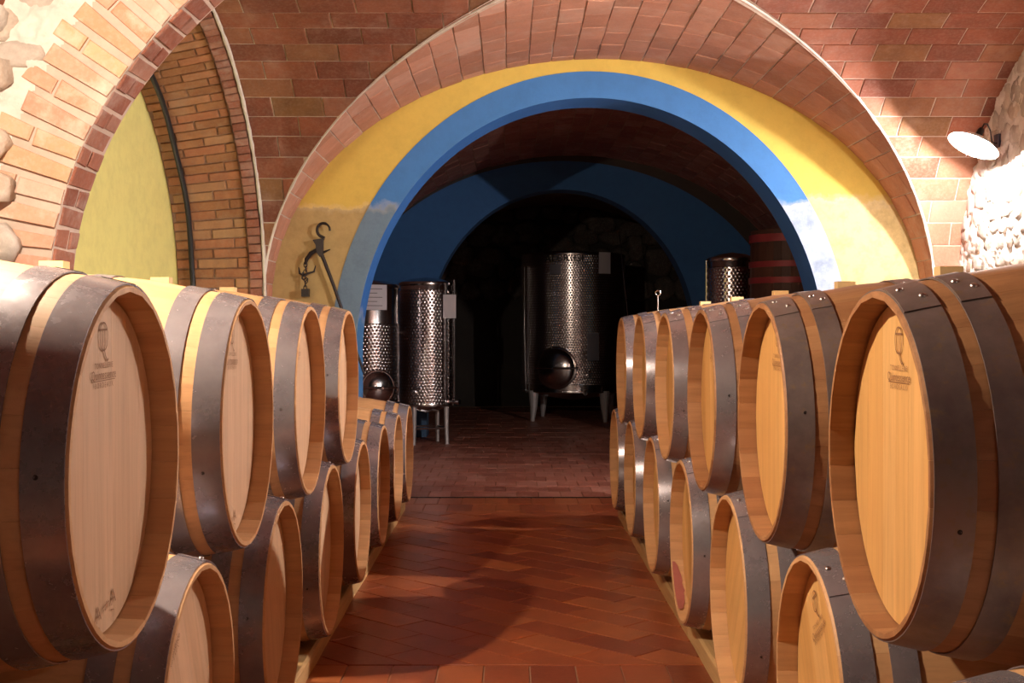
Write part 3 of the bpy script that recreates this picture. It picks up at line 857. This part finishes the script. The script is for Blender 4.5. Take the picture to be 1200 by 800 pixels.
# wooden rails carrying the rows
for sx, nm in ((-1, 'left'), (1, 'right')):
    for xa, wh in ((.655, 'front'), (1.37, 'rear')):
        x0, x1 = sorted((sx*xa, sx*(xa+.11))); y0 = .4; ye = 7.78 if sx < 0 else 7.46
        r = empty('barrel_rail', ((x0+x1)/2, (y0+ye)/2, 0), label=f'rough pine rail under the {wh} ends of the {nm} lower barrels', cat='rail', group=f'rails under the {nm} barrels')
        cuts = [y0, 2.3, 4.55, 6.4, ye]
        for a, b in zip(cuts[:-1], cuts[1:]):
            mb = MB(); n = 14; yc = (y0+ye)/2
            v = []; f = []
            for i in range(n+1):
                yy = a+.003+(b-a-.006)*i/n; j = lambda k: .005*noise.noise(Vector((yy*3, k*5, xa*sx)))
                for px_, pz in ((x0,0),(x0,.058),(x0+.008,.066),(x1-.008,.066),(x1,.058),(x1,0)):
                    v.append((px_+j(px_+pz)-(x0+x1)/2, yy-yc, max(0, pz+j(pz+3)-.0015) if pz else 0))
            for i in range(n):
                for k in range(6): f.append((i*6+k, i*6+(k+1)%6, (i+1)*6+(k+1)%6, (i+1)*6+k))
            f += [tuple(range(6))[::-1], tuple(n*6+k for k in range(6))]
            mb.add(v, f); o = mb.build('beam', M['rail'], r, False); sharp(o.data)
# wine stain on the rim of the fourth lower right barrel
b3 = [o for o in bpy.data.objects if o.type == 'EMPTY' and 'wine stain' in o.get('label', '')][0]
v = []; f = []; ns_ = 16
for i in range(ns_+1):
    a_ = -2.02-.85*i/ns_; w_ = .25+.75*math.sin(PI*i/ns_)**.6*(.85+.3*noise.noise(Vector((i*.7,3,1))))
    for x in (HL-.0035, HL-.0035-(HD-.006)*w_):
        q = rad(x)-(.0115 if x > HL-.018 else .0225)-.0006
        if x > HL-.018: q = rad(x)-.0232
        v.append((x, q*math.sin(a_), q*math.cos(a_)+RB))
for i in range(ns_): f.append((2*i, 2*i+1, 2*i+3, 2*i+2))
o = link('wine_stain', mesh('wine_stain', v, f, m_plain('wine_stained_oak', (.50,.17,.15), .6, 0, .5, 25)), b3); o['label'] = 'pink wine stain'

# ================================================================== lamps
def lamp(cfg, label, wall, arm_pts, group=None):
    pos, ax = Vector(cfg['pos']), Vector(cfg['axis']).normalized()
    t = empty('wall_lamp', pos, label=label, cat='lamp', group=group)
    m_ = axis_m((0,0,0), ax)                       # local +Z = light direction
    # shallow dish: rim at z=+.0, apex at -.055
    pr = [(.012,-.062),(.04,-.058),(.085,-.040),(.125,-.016),(.150,.0),(.150,.003),(.123,-.012),(.083,-.036),(.04,-.053),(.012,-.057)]
    MB().lathe(pr, 48, m_).build('lamp_shade', M['white_enamel'], t, True)
    MB().lathe([(.0001,-.115),(.014,-.115),(.020,-.10),(.020,-.055),(.0001,-.055)], 16, m_).build('socket', M['iron'], t, True)
    b = MB().lathe([(.0001,-.004),(.014,-.006),(.024,-.018),(.026,-.032),(.018,-.046),(.012,-.055)], 20, m_).build('bulb', m_emit('bulb_glass', cfg['col'], 60), t, True)
    MB().tube([Vector(p)-pos for p in arm_pts], .0045, 8).build('bracket_arm', M['iron'], t, True)
    wp = Vector(wall)-pos
    MB().box((wp.x-.02, wp.y-.035, wp.z-.04), (wp.x+.02, wp.y+.035, wp.z+.04)).build('junction_box', M['box_dark'], t)
    li = bpy.data.lights.new('lamp_light', 'POINT'); li.energy = cfg['power']; li.color = cfg['col']; li.shadow_soft_size = .02
    lo = bpy.data.objects.new('lamp_light', li); C.objects.link(lo); lo.parent = t; lo.location = ax*.018
    b.visible_shadow = True
    return t
p = Vector(LAMP_R['pos']); a = -Vector(LAMP_R['axis']).normalized()
k0 = p+a*.115
lamp(LAMP_R, 'glowing white dish lamp on a curved iron bracket at the right stone wall', (2.915, 7.36, 2.25),
     [k0, k0+Vector((.02,.02,.030)), k0+Vector((.05,.05,.035)), k0+Vector((.08,.08,.0)), (2.85,7.31,2.24), (2.88,7.34,2.23), (2.90,7.36,2.24)], 'dish lamps')
p = Vector(LAMP_L['pos']); a = -Vector(LAMP_L['axis']).normalized(); k0 = p+a*.115
lamp(LAMP_L, 'dish lamp above the left barrels, outside the frame', (-2.03, 2.45, 2.3),
     [k0, k0+Vector((-.05,0,.05)), k0+Vector((-.3,0,.04)), k0+Vector((-.6,.02,-.02)), (-2.02, 2.45, 2.3)], 'dish lamps')
p = Vector(FILL_B['pos']); a = -Vector(FILL_B['axis']).normalized(); k0 = p+a*.115
lamp(FILL_B, 'added fill dish lamp on the wall behind the camera', (3.02, -1.2, 2.2),
     [k0, k0+Vector((.1,0,.05)), k0+Vector((.3,0,.04)), (3.01, -1.2, 2.2)], 'dish lamps')

p = Vector(FILL_M['pos']); a = -Vector(FILL_M['axis']).normalized(); k0 = p+a*.115
lamp(FILL_M, 'added fill dish lamp at the right wall beside the near arch pier, outside the frame', (2.91, 5.05, 2.3),
     [k0, k0+Vector((.05,0,.05)), k0+Vector((.15,0,.03)), (2.90, 5.05, 2.3)], 'dish lamps')
t = empty('fill_tube_lamp', (-1.90, 6.65, 0), label='long tube lamp added to light the left niche, hidden behind the barrels', cat='lamp')
MB().box((-.045,-1.25,0),(.045,1.25,.06)).build('batten', M['white_enamel'], t)
MB().tube([(0,-1.2,.085),(0,1.2,.085)], .015, 10).build('tube', m_emit('fill_tube_glass', FILL_TUBE['col'], FILL_TUBE['strength']), t, True)

# ================================================================== steelyard scale on the yellow wall
def W(px, py, d=FY-.05): return Vector(((px-597)*d/F, d, CH-(py-386)*d/F))
t0 = W(375, 300); st = empty('steelyard_scale', t0, label='black wrought iron steelyard scale hanging on the yellow wall left of the arch', cat='scale')
def L_(pts): return [W(*p)-t0 for p in pts]
c = [(379+7.5*math.cos(a_), 269.5-8*math.sin(a_)) for a_ in [(-.1+i*.27) for i in range(19)]]
MB().tube(L_(c+[(378,281)]), [.007]*5+[.010]*15, 8).build('top_hook', M['iron'], st, True)
hd = MB(); m0 = [(366.5,281),(379,279),(379,298),(375,301),(371,296),(370,287)]
pl = [W(*p)-t0 for p in m0]
hd.add([p+Vector((0,-.012,0)) for p in pl]+[p+Vector((0,.012,0)) for p in pl], [tuple(range(6)), tuple(range(6,12))[::-1]]+[(i,(i+1)%6,6+(i+1)%6,6+i) for i in range(6)])
hd.build('scale_head', M['iron'], st)
MB().tube(L_([(373,298),(378,296),(387,292)]), [.012,.010,.003], 8).build('pointer', M['iron'], st, True)
MB().tube(L_([(377,298),(390,332),(404,372),(427,438)]), [.013,.011,.010,.008], 8).build('graduated_beam', M['iron'], st, True)
MB().tube(L_([(372,292),(364,297),(359,304),(358,310)]), [.012,.015,.014,.008], 8).build('load_arm', M['iron'], st, True)
for i in range(7):
    cx_, cy_ = 358+.6*math.sin(i*2), 310+i*4.6; rng = [(cx_+2.0*math.cos(k*PI/5), cy_+3.4*math.sin(k*PI/5)) for k in range(11)]
    pt = [W(*q)-t0 for q in rng]
    if i % 2: pt = [Vector((pt[0].x*.0+ (W(cx_,cy_)-t0).x, q.y+(q.x-(W(cx_,cy_)-t0).x), q.z)) for q in pt]
    MB().tube(pt, .0035, 6, False).build('chain_link', M['iron'], st, True)
MB().tube(L_([(350,313),(351,320),(356,323),(362,320),(368,318),(370,311)]), [.003,.007,.008,.008,.007,.003], 8).build('double_hook', M['iron'], st, True)
MB().tube(L_([(355,319),(354,326),(358,330),(361,326)]), [.005,.006,.006,.004], 8).build('small_hook', M['iron'], st, True)
q = W(358, 343)-t0
MB().box((q.x-.025, q.y-.024, q.z-.026), (q.x+.025, q.y+.024, q.z+.026)).build('weight', M['iron'], st)

# ================================================================== steel tanks
def tank(name, x, y, r, z0, z1, label, legs=3, legang=0, jacket=(.12, .94), legmat='white_leg', cone=.08, group='steel wine tanks'):
    t = empty(name, (x, y, 0), label=label, cat='tank', group=group); H = z1-z0
    MB().lathe([(.0001, z0-cone), (r*.5, z0-cone*.6), (r*.97, z0), (r, z0+.01), (r, z1-.01), (r-.004, z1), (r*.6, z1+.03), (.0001, z1+.05)], 64).build('body', M['steel'], t, True)
    ja, jb = z0+H*jacket[0], z0+H*jacket[1]
    MB().lathe([(r, ja-.006), (r+.012, ja), (r+.012, jb), (r, jb+.006)], 96).build('cooling_jacket', m_dimple(r), t, True)
    for zz in (z0+.012, z1-.022):
        MB().lathe([(r+.002, zz-.012), (r+.014, zz-.012), (r+.016, zz), (r+.014, zz+.012), (r+.002, zz+.012)], 64).build('rim_band', M['steel'], t, True)
    for k in range(legs):
        a_ = legang+2*PI*k/legs; p_ = Vector(((r-.03)*math.cos(a_), (r-.03)*math.sin(a_), 0))
        MB().tube([p_*1.03, p_+Vector((0,0,z0*.5)), p_+Vector((0,0,z0+.02))], [.018,.020,.026] if r < .5 else [.024,.045,.065], 10).build('leg', M[legmat], t, True)
    for k in range(legs):
        a_, b_ = legang+2*PI*k/legs, legang+2*PI*(k+1)/legs
        if z0 > .3 and r < .5:
            MB().tube([((r-.03)*math.cos(q), (r-.03)*math.sin(q), z0*.42) for q in (a_, b_)], .010, 8).build('brace', M['steel'], t, True)
    return t
def manhole(t, a_, r, z, rr, proud=.04):
    n_ = Vector((math.cos(a_), math.sin(a_), 0)); m_ = axis_m(n_*(r+.005)+Vector((0,0,z)), n_)
    MB().lathe([(rr*1.08,-.02),(rr*1.1,.02),(rr*1.02,.03),(rr*.98,.03)], 40, m_).build('manhole_collar', M['steel'], t, True)
    d = MB().lathe([(.0001,proud+.055),(rr*.35,proud+.048),(rr*.7,proud+.030),(rr*.95,proud+.004),(rr,proud-.01)], 40, m_).build('manhole_door', M['steel'], t, True)
    MB().tube([m_ @ Vector((-rr*1.15,0,.03)), m_ @ Vector((-rr*.4,0,proud+.07)), m_ @ Vector((rr*.5,0,proud+.065)), m_ @ Vector((rr*1.2,0,.03))], .012, 8).build('clamp_bar', M['steel'], t, True)
    MB().tube([m_ @ Vector((0,0,proud+.05)), m_ @ Vector((0,0,proud+.12))], .012, 8).build('clamp_screw', M['steel'], t, True)
    MB().tube([m_ @ Vector((-.05,0,proud+.11)), m_ @ Vector((.05,0,proud+.11))], .010, 8).build('handwheel', M['steel'], t, True)
def valve(t, a_, r, z):
    n_ = Vector((math.cos(a_), math.sin(a_), 0)); s_ = Vector((-n_.y, n_.x, 0)); p0 = n_*r+Vector((0,0,z))
    mb = MB().tube([p0, p0+n_*.10], .018, 10).tube([p0+n_*.10, p0+n_*.13], .026, 10).tube([p0+n_*.05+Vector((0,0,-.03)), p0+n_*.05+Vector((0,0,.03)), p0+n_*.05+Vector((0,0,.05))+s_*.05], .007, 8)
    mb.build('valve', M['steel'], t, True)
def tag_plate(t, a_, r, z, w_, h_, mat, name='paper_label', lines=0):
    n_ = Vector((math.cos(a_), math.sin(a_), 0)); s_ = Vector((-n_.y, n_.x, 0)); mb = MB(); n = 6; v = []; f = []
    for d in (0, .002):
        for i in range(n+1):
            da = (i/n-.5)*w_/r; q = Vector((math.cos(a_+da), math.sin(a_+da), 0))*(r+.016+d)
            v += [q+Vector((0,0,z-h_/2)), q+Vector((0,0,z+h_/2))]
    k = 2*(n+1)
    for i in range(n): f += [(k+2*i, k+2*i+2, k+2*i+3, k+2*i+1), (2*i, 2*i+1, 2*i+3, 2*i+2)]
    f += [(0,k,k+1,1), (2*n, 2*n+1, k+2*n+1, k+2*n)]
    mb.add(v, f); o = mb.build(name, mat, t)
    if lines:
        for j in range(lines):
            zz = z+h_/2-h_*(j+1)/(lines+1); aa = [a_-w_/r*.35, a_+w_/r*(.1 if j % 2 else .3)]
            pts = [(math.cos(q)*(r+.0188), math.sin(q)*(r+.0188), zz) for q in [aa[0]+(aa[1]-aa[0])*i/4 for i in range(5)]]
            ml = MB()
            for p1, p2 in zip(pts[:-1], pts[1:]):
                ml.add([(p1[0],p1[1],zz-.0025),(p2[0],p2[1],zz-.0025),(p2[0],p2[1],zz+.0025),(p1[0],p1[1],zz+.0025)], [(0,1,2,3)])
            ml.build('written_line', M['print'], o)
    return o
# left, behind the arch jamb
tA = tank('wine_tank', -1.33, 11.6, .285, .46, 1.55, 'steel tank half hidden behind the left arch jamb, with a domed hatch', 3, -1.2, (.0, .66))
tag_plate(tA, -PI/2+.75-.42, .285, 1.425, .23, .23, M['paper'], lines=5)
manhole(tA, -PI/2+.42, .285, .60, .15)
# dimpled tank on legs
tB = tank('wine_tank', -.83, 12.3, .262, .38, 1.60, 'slim dimpled steel tank on braced legs behind the left row of barrels', 4, -PI/2-.45, (.02, .93))
a_ = -.35
MB().tube([(.25*math.cos(-.9)+.05,-.24,.45),(.25*math.cos(-.9)+.05,-.24,1.58)], .012, 8).build('level_tube', M['steel'], tB, True)
MB().tube([(.285,-.12,.42),(.285,-.12,1.62)], .012, 8).build('level_tube', M['steel'], tB, True)
MB().box((.185,-.262,1.24),(.31,-.255,1.47)).build('paper_label', M['paper'], tB)
valve(tB, -PI/2-1.0, .262, 1.10); valve(tB, -PI/2-.25, .262, .52); valve(tB, -.5, .262, .42)
# big tank in the far room
tC = tank('wine_tank', .80, 15.6, .645, .36, 2.07, 'large dimpled steel tank in the far dark room with round hatch', 4, -PI/2-.95, (.06, .985), cone=.12)
manhole(tC, -PI/2-.36, .645, .665, .235, .05)
tag_plate(tC, -PI/2+.58, .645, 1.94, .17, .26, M['paper'])
tag_plate(tC, -PI/2+.33, .645, .92, .15, .33, M['plate'], 'data_plate')
tag_plate(tC, -PI/2-.38, .645, 1.86, .14, .12, M['plate'], 'data_plate')
valve(tC, -PI/2+.12, .645, .80); valve(tC, -PI/2+.22, .645, .58); valve(tC, -PI/2+.15, .62, .36)
MB().tube([(-.60,-.30,.35),(-.62,-.30,1.1),(-.62,-.30,1.9)], .014, 8).build('level_tube', M['steel'], tC, True)
v, f = text_mesh('ALBRIGI', .125, 1.1)
vv = []
for p_ in v:
    an = -PI/2-.22+p_.x/.645; q = .645+.0165; vv.append((q*math.cos(an), q*math.sin(an), 1.99+p_.y))
o = link('lettering', mesh('lettering', vv, f, M['print']), tC)
# small tank at the right
tD = tank('wine_tank', 2.03, 11.3, .215, .6, 1.785, 'small dimpled steel tank standing before the red banded vat', 3, -1.0, (.02, .92))
MB().tube([(-.235,-.02,.6),(-.235,-.02,1.76)], .010, 8).build('level_tube', M['steel'], tD, True)
# vat with red bands
vt = empty('wooden_vat', (2.405, 10.6, 0), label='dark wooden vat with dull red iron bands inside the arch on the right', cat='vat')
nv = 30
def vr(z): return .355-.02*z/2
for k in range(nv):
    hw = PI/nv-.001; v = []
    for z_ in (.12, 1.0, 1.97):
        for q, rr_ in ((-hw, vr(z_)), (hw, vr(z_)), (hw, vr(z_)-.04), (-hw, vr(z_)-.04)):
            an = 2*PI*k/nv+q; v.append((rr_*math.cos(an), rr_*math.sin(an), z_))
    f = [(i*4+j, i*4+(j+1)%4, i*4+4+(j+1)%4, i*4+4+j) for i in range(2) for j in range(4)]+[(0,1,2,3),(8,9,10,11)]
    MB().add(v, f).build('stave', M['vat_wood'], vt)
MB().lathe([(.0001,1.90),(vr(1.9)-.04,1.90)], 40).build('vat_lid', M['vat_wood'], vt)
for zc_, h_ in ((1.90,.065),(1.68,.05),(1.545,.05),(.9,.05),(.35,.05)):
    MB().lathe([(vr(zc_)+.001, zc_-h_/2), (vr(zc_)+.012, zc_-h_/2), (vr(zc_)+.012, zc_+h_/2), (vr(zc_)+.001, zc_+h_/2)], 48, closed=True).build('red_band', M['red'], vt, True)
for k in range(4):
    an = PI/4+k*PI/2; MB().box((.24*math.cos(an)-.05,.24*math.sin(an)-.05,0),(.24*math.cos(an)+.05,.24*math.sin(an)+.05,.13)).build('foot', M['vat_wood'], vt)
# rod leaning on the big tank
rd = MB().tube([(1.55,14.80,.004),(1.335,15.06,2.32)], .006, 8).build('leaning_rod', M['steel'], None, True)
tag(rd, 'thin steel rod leaning against the large far tank', 'rod')
# ring headed pin on the last upper right barrel
rx, ry = .80, RU[5]; rz_ = ZU+rad(.275)+.0
pn_ = empty('ring_pin', (rx, ry, rz_-.004), label='small steel pin with a ring head standing on the farthest upper right barrel', cat='pin')
MB().tube([(0,0,0),(0,0,.085)], .0035, 8).build('shank', M['steel'], pn_, True)
MB().tube([(.013*math.cos(t*PI/8), 0, .098+.013*math.sin(t*PI/8)) for t in range(17)], .0035, 8, False).build('ring_head', M['steel'], pn_, True)
print('objects', len(bpy.data.objects))
